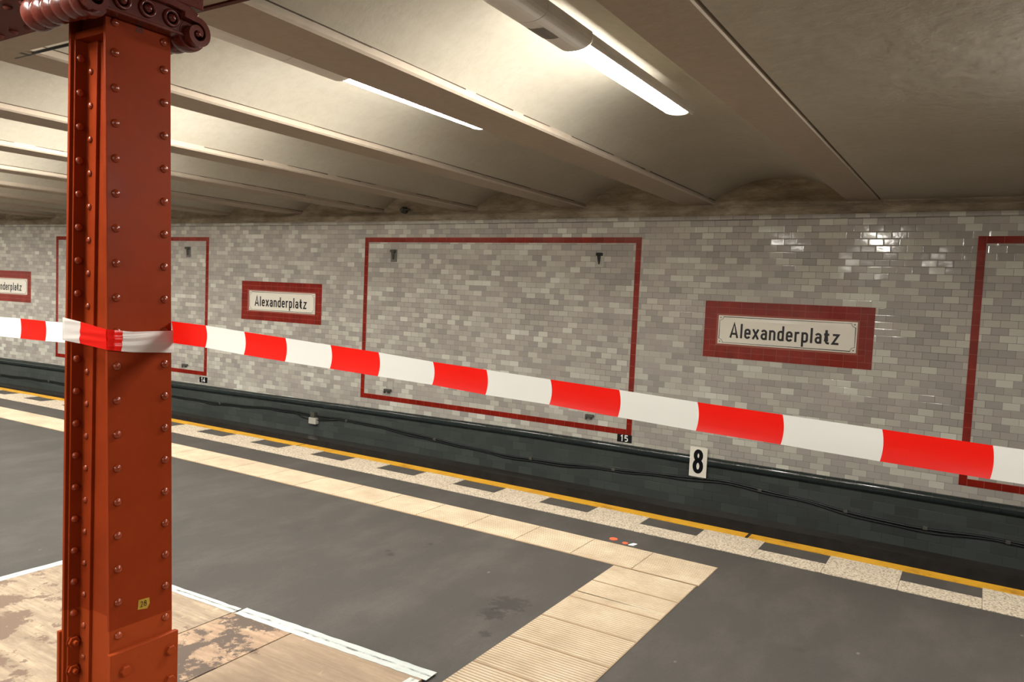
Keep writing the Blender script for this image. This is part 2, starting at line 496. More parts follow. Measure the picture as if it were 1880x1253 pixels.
for k in range(30):                                     # nearly flat bay right of the last beam, with a ragged dark groove
    ya, yb = ys[k], ys[k+1]; r = beams[0][1]
    for x0, x1 in ((.016, 2.2), (2.2, 4.6), (4.6, 7.2)):
        q = [(r(ya)+x0, ya, 2.887), (r(ya)+x1, ya, 2.887), (r(yb)+x1, yb, 2.887), (r(yb)+x0, yb, 2.887)]
        b.face([(min(p[0], XR), p[1], p[2]-.008*math.sin(min(1, (p[0]+1)/3)*math.pi/2)) for p in q])
    b.face([(r(ya)+.016, ya, 2.887), (r(yb)+.016, yb, 2.887), (r(yb)+.016, yb, 2.99), (r(ya)+.016, ya, 2.99)])
struct(b.build('ceiling', M['vault'], fix=False))
b = MB(); b.hexa([(beams[0][1](Y0)-.01,Y0,2.96),(beams[0][1](Y0)+.03,Y0,2.96),(beams[0][1](Y1)+.03,Y1,2.96),(beams[0][1](Y1)-.01,Y1,2.96)],
    [(beams[0][1](Y0)-.01,Y0,2.99),(beams[0][1](Y0)+.03,Y0,2.99),(beams[0][1](Y1)+.03,Y1,2.99),(beams[0][1](Y1)-.01,Y1,2.99)]); struct(b.build('trim_5', M['soot']))
b = MB(); b.box(XL, XR, -5.7, 9.2, 3.3, 3.4); struct(b.build('ceiling_slab', M['vault']))
# longitudinal bulkhead beside the girder
b = MB(); b.box(XL, XR, 1.752, 2.035, 2.876, 2.892); b.box(XL, XR, 1.2, 1.488, 2.876, 2.892); struct(b.build('trim_4', M['beam']))

# ------------------------------------------------------------------ girder
g = thing('steel_girder', (-2.7, 1.62, 2.79), 'dark brown riveted steel girder resting on top of the red column', 'girder')
b = MB(); b.box(XL, XR, 1.49, 1.75, 2.79, 2.812); b.build('bottom_flange', M['girder_paint'], g, bevel=.003)
b = MB(); b.box(XL, XR, 1.60, 1.64, 2.812, 2.875); b.build('web', M['girder_paint'], g)
b = MB(); b.lathe([(.018,0),(.017,-.006),(.012,-.012),(.005,-.0145),(0,-.015)], (0,0,0), 'z', 14)
rv = None
for i in range(10):
    for y in (1.535, 1.70):
        x = -3.10-.123*i-(.06 if y > 1.6 else 0)
        if rv is None:
            rv = b.build('rivet', M['girder_paint'], g); rv.location = Vector((x, y, 2.79))-g.location
        else: copy_part(rv, g, Vector((x, y, 2.79))-g.location)
b = MB(); b.box(-2.93, XR, 2.037, 2.06, 2.868, 2.90); o = b.build('bulkhead_rail', M['girder_paint'])
tag(o, 'thin dark red edge rail on the ceiling to the right of the column capital', 'edge rail')
b = MB(); b.box(-4.33,-4.31,2.034,2.09,2.878,2.890); b.box(-3.6,-3.58,2.034,2.09,2.878,2.890); b.tube([(-4.46,2.085,2.885),(-4.2,2.085,2.885),(-3.2,2.09,2.885)], .008); o = b.build('dark_gap_bar', M['cable'])  # black bar put in place of the dark slot between soffit and vault
tag(o, 'black bar standing for the dark ceiling slot just left of the column capital', 'dark_gap_bar')

# ------------------------------------------------------------------ steel column
def xr_(z): return -2.574 + (1.575-z)*.0297
def xl_(z): return -2.845 + (z-1.5)*.0085
CY0, CY1, CT = 1.5, 1.745, 2.66
c = thing('steel_column', (-2.71, 1.622, 0), 'riveted red steel column with scrolled capital, wrapped in barrier tape', 'column')
cl = c.location
def slab(x0f, x1f, y0, y1, z0, z1):
    b = MB()
    zs = [z0, z1]
    b.hexa([(x0f(z0),y0,z0),(x1f(z0),y0,z0),(x1f(z0),y1,z0),(x0f(z0),y1,z0)], [(x0f(z1),y0,z1),(x1f(z1),y0,z1),(x1f(z1),y1,z1),(x0f(z1),y1,z1)])
    return b
FT = .014
slab(lambda z: xr_(z)-FT, xr_, CY0, CY1, 0, CT).build('flange', M['red_paint'], c, bevel=.002)
slab(xl_, lambda z: xl_(z)+FT, CY0, CY1, 0, CT).build('flange', M['red_paint'], c, bevel=.002)
slab(lambda z: xl_(z)+FT, lambda z: xr_(z)-FT, 1.567, 1.678, 0, CT-.05).build('web', M['red_paint'], c)
def angle(sx):
    b = MB()
    if sx < 0:
        f0 = lambda z: xl_(z)+FT
        for x0, x1, y0, y1 in ((0, .073, 1.555, 1.567), (0, .010, 1.512, 1.556)):
            s = slab(lambda z: f0(z)+x0, lambda z: f0(z)+x1, y0, y1, 0, 2.585)
            n = len(b.v); b.v += s.v; b.f += [[k+n for k in q] for q in s.f]; b.m += s.m; b.s += s.s
    else:
        f0 = lambda z: xr_(z)-FT
        for x0, x1, y0, y1 in ((-.073, 0, 1.555, 1.567), (-.010, 0, 1.512, 1.556)):
            s = slab(lambda z: f0(z)+x0, lambda z: f0(z)+x1, y0, y1, 0, 2.585)
            n = len(b.v); b.v += s.v; b.f += [[k+n for k in q] for q in s.f]; b.m += s.m; b.s += s.s
    return b.build('angle_iron', M['red_paint'], c, bevel=.0015)
angle(-1); angle(1)
b = MB(); b.box(xl_(2.6)+FT, xr_(2.6)-FT, 1.515, 1.567, 2.585, 2.61); b.box(xl_(2.6)+FT, xr_(2.6)-FT, 1.54, 1.56, 2.61, 2.66)
b.build('cap_plate', M['red_paint'], c, bevel=.002)
def rivet_mesh(axis, r):
    b = MB(); k = r
    prof = [(1.0*k,0),(.97*k,.18*k),(.86*k,.40*k),(.66*k,.58*k),(.38*k,.70*k),(.12*k,.745*k),(0,.75*k)]
    if axis == '-y': prof = [(a,-h) for a,h in prof]
    b.lathe(prof, (0,0,0), axis[-1], 18)
    return b
rx = rivet_mesh('x', .0150).build('rivet', M['rivet_paint'])
ry = rivet_mesh('-y', .0125).build('rivet', M['rivet_paint'])
first = {id(rx): True, id(ry): True}
def rivet(src, p):
    p = Vector(p)
    if first[id(src)]:
        first[id(src)] = False; src.parent = c; src.location = p-cl
    else: copy_part(src, c, p-cl)
zz = [2.62, 2.518] + [2.518-.1204*i for i in range(1, 18)]
for z in zz: rivet(rx, (xr_(z), 1.533, z))
zz = [2.607, 2.508] + [2.39-.1196*i for i in range(0, 17)]
for z in zz: rivet(rx, (xr_(z), 1.716, z))
for i in range(18):
    z = 2.522-.1202*i
    rivet(rx, (xl_(z)+FT+.009, 1.532, z))
for i in range(19):
    z = 2.480-.1206*i
    rivet(ry, (xl_(z)+FT+.038, 1.555, z))
# foot plates with hexagon bolts
PZ = .417
slab(lambda z: xr_(z), lambda z: xr_(PZ)+.020, 1.492, 1.758, 0, PZ).build('base_plate', M['red_paint'], c, bevel=.003)
slab(lambda z: xl_(PZ)-.018, lambda z: xl_(z), 1.492, 1.758, 0, .412).build('base_plate', M['red_paint'], c, bevel=.003)
b = MB(); b.lathe([(.019,0),(.019,.012),(.0165,.015)], (0,0,0), 'x', 6, smooth=False); b.lathe([(.022,0),(.022,.003)], (0,0,0), 'x', 18, smooth=False)
bolt = b.build('bolt', M['red_paint'], c); bp = []
for y, z in ((1.546,.345),(1.722,.353),(1.722,.237),(1.546,.225),(1.722,.11),(1.546,.11)): bp.append((xr_(PZ)+.020, y, z))
bolt.location = Vector(bp[0])-cl
for q in bp[1:]: copy_part(bolt, c, Vector(q)-cl)
b = MB(); b.lathe([(.021,0),(.021,.014)], (0,0,0), 'x', 6, smooth=False); b.lathe([(.0095,.014),(.0095,.026),(.007,.029)], (0,0,0), 'x', 12); b.lathe([(.025,0),(.025,.003)], (0,0,0), 'x', 18, smooth=False)
nut = b.build('bolt', M['red_paint'], c); nut.location = Vector((xl_(.36)+FT+.010, 1.530, .368))-cl
copy_part(nut, c, Vector((xl_(.25)+FT+.010, 1.530, .258))-cl)

# capital
cap = bpy.data.objects.new('capital', None); COL.objects.link(cap); cap.parent = c; cap.location = Vector((-2.71,1.622,2.66))-cl
b = MB(); b.box(-2.90, -2.575, 1.46, 1.775, 2.66, 2.745); b.box(-2.93, -2.535, 1.40, 1.83, 2.745, 2.79)
b.build('abacus', M['capital_paint'], cap, bevel=.004)
# band on the face that carries the rosettes, with its top fillet running down into the far scroll
b = MB(); b.box(-2.60, -2.556, 1.462, 1.775, 2.636, 2.732)
b.prism([(1.44,2.72),(1.70,2.722),(1.76,2.716),(1.80,2.708),(1.81,2.724),(1.775,2.742),(1.70,2.748),(1.44,2.748)], 'x', -2.60, -2.532)
b.prism([(1.462,2.634),(1.775,2.634),(1.775,2.646),(1.462,2.646)], 'x', -2.60, -2.545)
b.build('band', M['capital_paint'], cap, bevel=.003)
def rosette():
    b = MB(); pr = []
    for k in range(13):
        a = k/12*2*math.pi
        pr.append((.0255+.0065*math.cos(a), .004+.0075*math.sin(a)))
    b.lathe(pr, (0,0,0), 'x', 28)
    b.lathe([(.015,0),(.0145,.008),(.011,.015),(.006,.019),(0,.020)], (0,0,0), 'x', 18)
    return b
ro = rosette().build('rosette', M['capital_paint'], cap); w0 = Vector((-2.71,1.622,2.66))
ro.location = Vector((-2.556,1.528,2.684))-w0
for y, z in ((1.619,2.687),(1.711,2.684)): copy_part(ro, cap, Vector((-2.556,y,z))-w0)
def volute(name, sgn):
    """flat scroll on the end of a bolster, winding inwards; sgn mirrors it"""
    b = MB(); turns = 1.32; n = 72; hw0 = .0106
    r0, r1 = .0490, .0100
    out = [(-sgn*.055, r0+hw0+.004), (-sgn*.025, r0+hw0+.001)]; inn = [(-sgn*.055, r0-hw0+.006), (-sgn*.025, r0-hw0+.002)]
    for i in range(n+1):
        t = i/n; a = math.radians(90) - t*turns*2*math.pi
        r = r0+(r1-r0)*t; hw = hw0*(1-.12*t)
        ca, sa = sgn*math.cos(a), math.sin(a)
        out.append(((r+hw)*ca, (r+hw)*sa)); inn.append(((r-hw)*ca, (r-hw)*sa))
    h = .034; n = len(out)-1
    for i in range(n):
        o0, o1, i0, i1 = out[i], out[i+1], inn[i], inn[i+1]
        b.face([(h,*o0),(h,*o1),(h,*i1),(h,*i0)])
        b.face([(h,*o0),(h,*o1),(-.006,*o1),(-.006,*o0)], smooth=True)
        b.face([(h,*i0),(h,*i1),(-.006,*i1),(-.006,*i0)], smooth=True)
    for e in (0, n): b.face([(h,*out[e]),(h,*inn[e]),(-.006,*inn[e]),(-.006,*out[e])])
    b.lathe([(.011,0),(.0105,.034),(.007,.038),(.003,.040),(0,.0405)], (0,0,0), 'x', 20)
    o = b.build(name, M['capital_paint'], cap)
    return o
v1 = volute('volute', 1); v1.location = Vector((-2.556,1.800,2.652))-w0
v2 = volute('volute', -1); v2.location = Vector((-2.556,1.428,2.656))-w0
for nm, y, z in (('far', 1.800, 2.652), ('near', 1.428, 2.656)):
    b = MB(); pr = []; L = .355; nr = 5 if nm == 'far' else 6
    K = 96
    for k in range(K+1):
        t = k/K
        rr = .0535 + .0075*abs(math.sin(math.pi*nr*t))**.6 - .010*math.sin(math.pi*t)
        pr.append((rr, -L*t))
    b.lathe(pr, (-2.554, y, z), 'x', 36); b.build('bolster', M['capital_paint'], cap)
# number marks
GL = {}
def arc(cx, cy_, rx_, ry_, a0, a1, n=8):
    return [(cx+rx_*math.cos(math.radians(a0+(a1-a0)*i/n)), cy_+ry_*math.sin(math.radians(a0+(a1-a0)*i/n))) for i in range(n+1)]
def bowl(w=34, h=58):
    x0, x1 = 5, w-5; r = 12
    return x0, x1, r
GL['l'] = (12, [[(6,0),(6,85)]])
GL['A'] = (48, [[(4,0),(24,85),(44,0)], [(10,24),(38,24)]])
GL['e'] = (34, [[(5,30),(29,30),(29,41)]+arc(17,41,12,12,0,180)[1:]+[(5,17)]+arc(17,17,12,12,180,345)[1:]])
GL['x'] = (34, [[(2,0),(32,58)], [(2,58),(32,0)]])
GL['a'] = (34, [arc(17,42,12,11,165,0)+[(29,0)], [(29,33),(18,33)]+arc(17,19,12,14,90,270)+[(22,5),(29,12)]])
GL['n'] = (34, [[(5,0),(5,58)], [(5,36)]+arc(17,41,12,12,180,0)+[(29,0)]])
GL['d'] = (34, [[(29,0),(29,85)], [(29,41)]+arc(17,41,12,12,0,180)[1:]+[(5,17)]+arc(17,17,12,12,180,360)[1:]])
GL['r'] = (24, [[(5,0),(5,58)], [(5,36)]+arc(17,41,12,12,180,75)+[(24,52)]])
GL['p'] = (34, [[(5,58),(5,-24)], [(5,41)]+arc(17,41,12,12,180,0)[1:]+[(29,17)]+arc(17,17,12,12,0,-180)[1:]])
GL['t'] = (30, [[(12,78),(12,15)]+arc(22,15,10,10,180,270)+[(28,5)], [(0,53),(27,53)]])
GL['z'] = (36, [[(3,53),(31,53),(4,5),(34,5)]])
GL['8'] = (44, [arc(22,64,14,16,0,360,20), arc(22,25,17,20,0,360,20)])
GL['1'] = (30, [[(3,66),(18,80),(18,0)]])
GL['5'] = (44, [[(38,80),(10,80),(8,46)]+arc(21,27,17,22,120,-130,14)])
GL['4'] = (46, [[(28,0),(28,80),(5,22),(42,22)]])
GL['2'] = (42, [arc(20,60,15,20,170,-40,12)+[(5,5),(38,5)]])
def strokes(b, poly, hw, to3):
    """flat ribbon along a polyline, mitred; to3 maps (x, y) to a point"""
    closed = (Vector(poly[0])-Vector(poly[-1])).length < 1e-4
    P = [Vector(p) for p in (poly[:-1] if closed else poly)]; n = len(P); L = []; Rr = []
    for i in range(n):
        a = P[i]-P[i-1] if (i > 0 or closed) else None
        d = P[(i+1) % n]-P[i] if (i < n-1 or closed) else None
        if a is None: a = d
        if d is None: d = a
        a = a.normalized(); d = d.normalized()
        m = Vector((-a.y-d.y, a.x+d.x)); m = m.normalized() if m.length > 1e-6 else Vector((-d.y, d.x))
        k = min(1.9, 1/max(.3, m.dot(Vector((-d.y, d.x)))))
        L.append(P[i]+m*hw*k); Rr.append(P[i]-m*hw*k)
    for i in range(n if closed else n-1):
        j = (i+1) % n
        b.face([to3(L[i]), to3(Rr[i]), to3(Rr[j]), to3(L[j])])
def text(b, s, x0, z0, unit, hw, to3, gap=13, sx=1):
    x = x0
    for ch in s:
        w, pl = GL[ch]
        for poly in pl: strokes(b, [(x+px*unit*sx, z0+pz*unit) for px, pz in poly], hw*unit, to3)
        x += (w+gap)*unit*sx
    return x-gap*unit*sx
def text_width(s, unit, gap=13, sx=1): return (sum(GL[ch][0] for ch in s)+gap*(len(s)-1))*unit*sx
b = MB(); text(b, '28', 1.606, 2.612, .00030, 5, lambda p: (xr_(p[1])+.0012, p[0], p[1]), gap=10)
tag(b.build('painted_number', M['black_print'], c, fix=False), 'faded dark number 28 below the capital')
b = MB(); b.prism([(1.606,.540),(1.644,.533),(1.653,.550),(1.651,.572),(1.609,.575)], 'x', xr_(.55)+.0004, xr_(.55)+.0016)
st = tag(b.build('number_sticker', M['yellow_sticker'], c), 'torn yellow sticker reading 28')
b = MB(); text(b, '28', 1.616, .545, .00026, 5, lambda p: (xr_(.55)+.0022, p[0], p[1]), gap=9)
o = b.build('sticker_number', M['black_print'], fix=False); o.parent = st; o.location = -(st.location+cl)

# ------------------------------------------------------------------ barrier tape
T = thing('barrier_tape', (-2.55, 1.75, 1.5), 'red and white striped barrier tape stretched across the view and around the column', 'barrier tape')
def ribbon(b, sects, colors, sag=0, sub=8, rows=6, wrinkle=0, curl=.004, bow=.004, nrm=(0,-1,0)):
    """sects: list of (top, bottom); one colour per span"""
    for k in range(len(sects)-1):
        (t0, b0), (t1, b1) = [(Vector(p), Vector(q)) for p, q in (sects[k], sects[k+1])]
        g = []
        for i in range(sub+1):
            u = i/sub; row = []
            for j in range(rows+1):
                w = j/rows
                p = (t0*(1-u)+t1*u)*(1-w)+(b0*(1-u)+b1*u)*w
                ax = (t1-t0).normalized()
                if bow: p = p + ax*bow*(1-(2*w-1)**2)
                off = curl*((2*w-1)**2) if curl else 0
                if wrinkle:
                    s = k+u
                    off += wrinkle*(.5+.5*math.sin(15*w+2.1*s))*(.6+.4*math.sin(3*s+7*w))*math.sin(math.pi*w)**.4*math.sin(math.pi*min(.999,(s+.02)/2.04))**.5
                p = p + Vector(nrm)*off
                row.append(p)
            g.append(row)
        for i in range(sub):
            for j in range(rows):
                b.face([g[i][j], g[i+1][j], g[i+1][j+1], g[i][j+1]], m=colors[k], smooth=True)
def merge_build(b, name, nrm=None):
    o = b.build(name, [M['tape_red'], M['tape_white']], T, fix=False)
    import bmesh
    bm = bmesh.new(); bm.from_mesh(o.data); bmesh.ops.remove_doubles(bm, verts=bm.verts, dist=1e-5)
    bmesh.ops.recalc_face_normals(bm, faces=bm.faces); bm.to_mesh(o.data); bm.free()
    return o
run = [(-2.578,1.7505,1.591,1.510),(-2.378,1.752,1.587,1.507),(-2.172,1.755,1.577,1.497),(-1.971,1.760,1.569,1.490),(-1.768,1.765,1.560,1.484),
       (-1.569,1.770,1.552,1.478),(-1.362,1.775,1.540,1.472),(-1.176,1.780,1.533,1.462),(-.973,1.785,1.525,1.457),(-.775,1.790,1.517,1.447),
       (-.572,1.795,1.508,1.438),(-.374,1.800,1.501,1.432),(-.168,1.805,1.494,1.424),(.034,1.810,1.487,1.418)]
x = .034
for i in range(1, 9): run.append((x+.2*i, 1.81+.005*i, 1.487-.004*i, 1.418-.004*i))
b = MB(); ribbon(b, [((x,y,a),(x,y+.0,d)) for x,y,a,d in run], [i % 2 for i in range(len(run)-1)], rows=8)
merge_build(b, 'tape_run')
run = [(-2.860,1.757,1.549,1.466),(-3.285,1.757,1.5435,1.458),(-3.485,1.758,1.540,1.453),(-3.705,1.760,1.540,1.449),(-3.905,1.762,1.537,1.446)]
for i in range(1, 12): run.append((-3.905-.2*i, 1.762, 1.537-.001*i, 1.446-.001*i))
b = MB(); ribbon(b, [((x,y,a),(x,y,d)) for x,y,a,d in run], [1,1]+[i % 2 for i in range(len(run)-3)], rows=8, bow=0)
merge_build(b, 'tape_run')
b = MB()
F0 = 1.4965
ribbon(b, [((-2.8530,F0,1.5915),(-2.8515,F0,1.508)),((-2.735,F0,1.582),(-2.739,F0,1.504)),((-2.5745,F0,1.565),(-2.5700,F0,1.494))], [1,0], wrinkle=.0045, curl=0, bow=0, rows=24)
def face_strip(y0, y1, col, k0):
    """tape lying over the rivet heads of the broad flange"""
    nn = 10; g = []
    for i in range(nn+1):
        y = y0+(y1-y0)*i/nn; t = (y-F0)/(1.752-F0)
        zt = 1.565-.0095*min(1, t*3)+.001*t; zb = 1.494-.007*min(1, t*3)-.013*t
        lift = .0025+.0105*min(1, max(0, min((y-F0)/.018, (1.752-y)/.018)))
        row = []
        for j in range(25):
            w = j/24; z = zt*(1-w)+zb*w
            x = xr_(z)+lift+.0022*math.sin(math.pi*w)*(1+math.sin(17*w+5*t+k0))
            row.append((x, y+(.006*(w-.5) if i == nn and k0 == 0 or i == 0 and k0 == 1 else 0)*-1, z))
        g.append(row)
    for i in range(nn):
        for j in range(24): b.face([g[i][j], g[i+1][j], g[i+1][j+1], g[i][j+1]], m=col, smooth=True)
face_strip(F0, 1.545, 0, 0); face_strip(1.545, 1.752, 1, 1)
xs_ = lambda z: xr_(z)+.002
# behind the column
ribbon(b, [((-2.8560,F0,1.5915),(-2.8540,F0,1.508)),((-2.858,1.755,1.570),(-2.858,1.755,1.486))], [1], curl=0, bow=0)
ribbon(b, [((-2.858,1.755,1.570),(-2.858,1.755,1.486)),((xs_(1.56),1.752,1.556),(xs_(1.48),1.752,1.474))], [0], curl=0, bow=0)
merge_build(b, 'tape_wrap')

# ------------------------------------------------------------------ things on the floor
b = MB()
cells = 30; x = 2.0
gr = 'mottled pale granite edging slabs notched by dark squares along the platform edge'
# full slabs and half-depth slabs alternate; phase from the notch that starts at x = -.80
xs = [-.342-.456*k*1 for k in range(-8, 48)]
for k in range(-8, 46):
    xa, xb = -.342-.4555*(k+1), -.342-.4555*k
    full = (k % 2 == 0)
    y1 = 5.745 if full else 5.535
    for xa_, xb_ in ((xa+.0015, (xa+xb)/2), ((xa+xb)/2, xb-.0015)):
        b.box(xa_, xb_, 5.335, y1, 0, .004)
tag(b.build('granite_edging', M['granite'], curve=True), gr, 'granite edging')
b = MB(); b.xbox(XL, XR, 5.745, 5.865, 0, .005, .4)
o = b.build('edge_line', M['yellow'], curve=True); tag(o, 'yellow painted line along the very edge of the platform', 'edge line')
for xg, w in ((-1.392, .022), (-6.21, .012)):
    b = MB(); b.box(xg-w/2, xg+w/2, 5.742, 5.868, .0, .0065); s = b.build('expansion_gap', M['dark'], o, curve=True)
def guide(xa, xb, ya, yb, tiles, axis, curve, name, label, pitch):
    """ribbed slabs: joint bed, slab plate, ribs running along x"""
    root = MB(); root.xbox(xa, xb, ya, yb, 0, .002)
    for (u0, u1, v0, v1) in tiles:
        if axis == 'x': root.xbox(u0+.0015, u1-.0015, v0, v1, .002, .0035, m=1)
        else: root.xbox(u0, u1, v0+.004, v1-.004, .002, .0035, m=1)
        n = max(2, int(round((v1-v0-.02)/pitch))); p = (v1-v0-.02)/n
        for i in range(n):
            y = v0+.01+p*(i+.5)
            root.sweep([(y-.28*p,.0035),(y+.28*p,.0035),(y+.2*p,.0068),(y-.2*p,.0068)],
                       [u0+.004+(u1-u0-.008)*k/2 for k in range(3)], m=2)
    o = root.build(name, [M['guide_joint'], M['groove'], M['guide']], curve=curve)
    return tag(o, label, 'guide strip')
tiles = []
x = -1.372
while x > -22.5: tiles.append((x-.4515, x, 4.572, 4.972)); x -= .4515
guide(x, -1.372, 4.572, 4.972, tiles, 'x', True, 'guide_strip', 'cream ribbed guide strip running along the platform parallel to the track', .0222)
tiles = []; y = 4.562
while y > .2: tiles.append((-1.942, -1.384, y-.328, y)); y -= .328
o = guide(-1.942, -1.384, y, 4.562, tiles, 'y', False, 'guide_strip', 'cream ribbed guide strip crossing the platform towards the lower middle of the view', .0218)
b0 = o.data
for v in b0.vertices: v.co.y += cy(v.co.x)*.9 if v.co.y > 4 else 0
for x, y, r, lab in ((-2.172,5.045,.030,'larger orange marker dot on the asphalt beside the corner of the guide strip'), (-2.067,5.012,.021,'smaller orange marker dot on the asphalt between the larger dot and white label')):
    b = MB(); b.lathe([(r,0),(r,.003)], (x,y,0), 'z', 20, smooth=False)
    tag(b.build('marker_dot', M['orange']), lab, 'marker dot', 'orange marker dots on the asphalt')
b = MB(); b.prism([(-2.035,4.992),(-1.998,4.996),(-1.988,5.046),(-2.018,5.048)], 'z', 0, .003)
tag(b.build('floor_label', M['white_print']), 'small white label on the asphalt right of the orange dots', 'label')
# plywood cover and white tape
BT = .010
def board(poly, mat, label):
    b = MB(); b.prism(poly, 'z', 0, BT)
    return tag(b.build('plywood_board', mat), label, 'plywood board', 'plywood boards around the foot of the column')
def wy(x): return 2.600+(x+3.25)*.043
board([(-4.60,.3),(-3.256,.3),(-3.252,wy(-3.25)),(-4.60,wy(-4.60))], M['board_a'], 'large pale plywood board on the floor left of and behind the red column')
board([(-3.247,1.83),(-2.824,1.83),(-2.828,wy(-2.826)),(-3.243,wy(-3.243))], M['board_b'], 'narrow dark-stained plywood board between the pale board and the brown board')
board([(-2.814,1.83),(-2.45,1.83),(-2.45,.3),(-2.02,.3),(-2.02,wy(-2.02)),(-2.819,wy(-2.819))], M['board_c'], 'brown wood-grained plywood board ending at the cross guide strip')
N = NT('worn_tape_middle'); p = N.pos()
a = N.noise(9, 5, .75, p)
N.set(N.ramp(a, [(.40, srgb(92,94,88)), (.50, srgb(150,156,152)), (.6, srgb(176,181,178))]), .6); M['worn_tape'] = N.mat
def tape_strip(p, q, w0, w1, label):
    """tape with ragged borders and a worn line down its middle"""
    d = (Vector(q)-Vector(p)).normalized(); nn = Vector((-d.y, d.x)); K = 30
    RR = random.Random(int(abs(p[0])*1000)); b = MB(); rows_ = []
    for i in range(K+1):
        c_ = Vector(p)+(Vector(q)-Vector(p))*i/K
        m = (w1-w0)/2 + RR.uniform(-.003,.003); g = .004+RR.uniform(0,.004)
        rows_.append([c_+nn*o_ for o_ in (-w0+RR.uniform(-.003,.003), m-g, m+g, w1+RR.uniform(-.003,.003))])
    for i in range(K):
        for j in range(3):
            A, B, C_, D = rows_[i][j], rows_[i+1][j], rows_[i+1][j+1], rows_[i][j+1]
            z = .0116 if j != 1 else .0113
            b.hexa([(A.x,A.y,.0101),(B.x,B.y,.0101),(C_.x,C_.y,.0101),(D.x,D.y,.0101)], [(A.x,A.y,z),(B.x,B.y,z),(C_.x,C_.y,z),(D.x,D.y,z)], 1 if j == 1 else 0)
    return tag(b.build('floor_tape', [M['white_tape'], M['worn_tape']]), label, 'floor tape', 'white floor tape around the plywood')
tape_strip((-4.62,2.541), (-3.246,2.602), .022, .038, 'white floor tape along the far edge of the plywood, left of the tape joint')
tape_strip((-3.232,2.620), (-2.00,2.673), .040, .045, 'white floor tape along the far edge of the plywood, right of the tape joint')
tape_strip((-2.015,.3), (-2.045,2.615), .028, .028, 'white floor tape across the right end of the brown board')
tape_strip((-4.62,.3), (-4.62,2.50), .03, .03, 'white floor tape along the left edge of the pale board')

# ------------------------------------------------------------------ track
b = MB(); b.xbox(XL, XR, 8.17, 8.42, -.595, -.578); b.xbox(XL, XR, 8.17, 8.185, -.70, -.595)
t = thing('rail_cover', (-4.5, 8.3, -1.2), 'long dark brown cover board over the power rail beside the track', 'rail cover')
b.build('cover_board', M['cover'], t, curve=True)
b = MB(); b.xbox(XL, XR, 8.24, 8.32, -.76, -.66); b.build('power_rail', M['rail'], t, curve=True)
for i in range(7):
    x = -22+4*i
    b = MB(); b.box(x-.03, x+.03, 8.30, 8.41, -1.2, -.595); b.box(x-.10, x+.10, 8.22, 8.44, -1.2, -1.17); b.build('bracket', M['bracket'], t, curve=True)
for y, lab in ((6.45, 'running rail in the dark trackbed on the platform side'), (7.885, 'running rail in the dark trackbed on the wall side')):
    b = MB(); b.sweep([(y-.07,-1.19),(y+.07,-1.19),(y+.07,-1.178),(y+.01,-1.165),(y+.01,-1.075),(y+.036,-1.065),(y+.036,-1.03),(y-.036,-1.03),(y-.036,-1.065),(y-.01,-1.075),(y-.01,-1.165),(y-.07,-1.178)], XS)
    tag(b.build('running_rail', M['rail'], curve=True), lab, 'rail', 'running rails in the trackbed')

# ------------------------------------------------------------------ things on the tiled wall
TW, TH = .1427, .0714
def tiles_run(b, x0, x1, z0, z1, along, y=YW, off=0.0, m=1):
    """row of single glazed tiles with small joints, tilted a hair each"""
    L = (x1-x0) if along == 'x' else (z1-z0)
    k = max(1, round(L/TW)); w = L/k; g = .0016
    cuts = [0]+[w*(i+off) for i in range(0 if off else 1, k)]+[L]
    cuts = sorted(set(max(0, min(L, c_)) for c_ in cuts))
    for a, c_ in zip(cuts, cuts[1:]):
        if c_-a < .01: continue
        e = [R.uniform(-.0007, .0007) for _ in range(4)]
        if along == 'x': X0, X1, Z0, Z1 = x0+a+g, x0+c_-g, z0+g, z1-g
        else: X0, X1, Z0, Z1 = x0+g, x1-g, z0+a+g, z0+c_-g
        yy = y-.006
        b.hexa([(X0,yy+e[0],Z0),(X1,yy+e[1],Z0),(X1,y,Z0),(X0,y,Z0)], [(X0,yy+e[2],Z1),(X1,yy+e[3],Z1),(X1,y,Z1),(X0,y,Z1)], m)
def frame(x0, x1, label):
    b = MB(); z0, z1 = .056, 2.504
    for a, c_, d, e in ((x0,x1,z1-TH,z1),(x0,x1,z0,z0+TH)):
        b.xbox(a, c_, YW-.0045, YW, d, e); tiles_run(b, a+TH, c_-TH, d, e, 'x')
    for a in (x0, x1-TH):
        b.box(a, a+TH, YW-.0045, YW, z0+TH, z1-TH); tiles_run(b, a, a+TH, z0, z1, 'z')
    return tag(b.build('tile_border', [M['red_grout'], M['red_tile']], curve=True), label, 'tile frame', 'red tile frames on the wall')
frame(-8.071, -3.601, 'large red tile border around the empty wall field in the middle')
frame(-.097, 4.37, 'red tile border cut off by the right edge of the view')
frame(-16.05, -11.608, 'red tile border on the wall, mostly hidden behind the red column')
LET = 'Alexanderplatz'
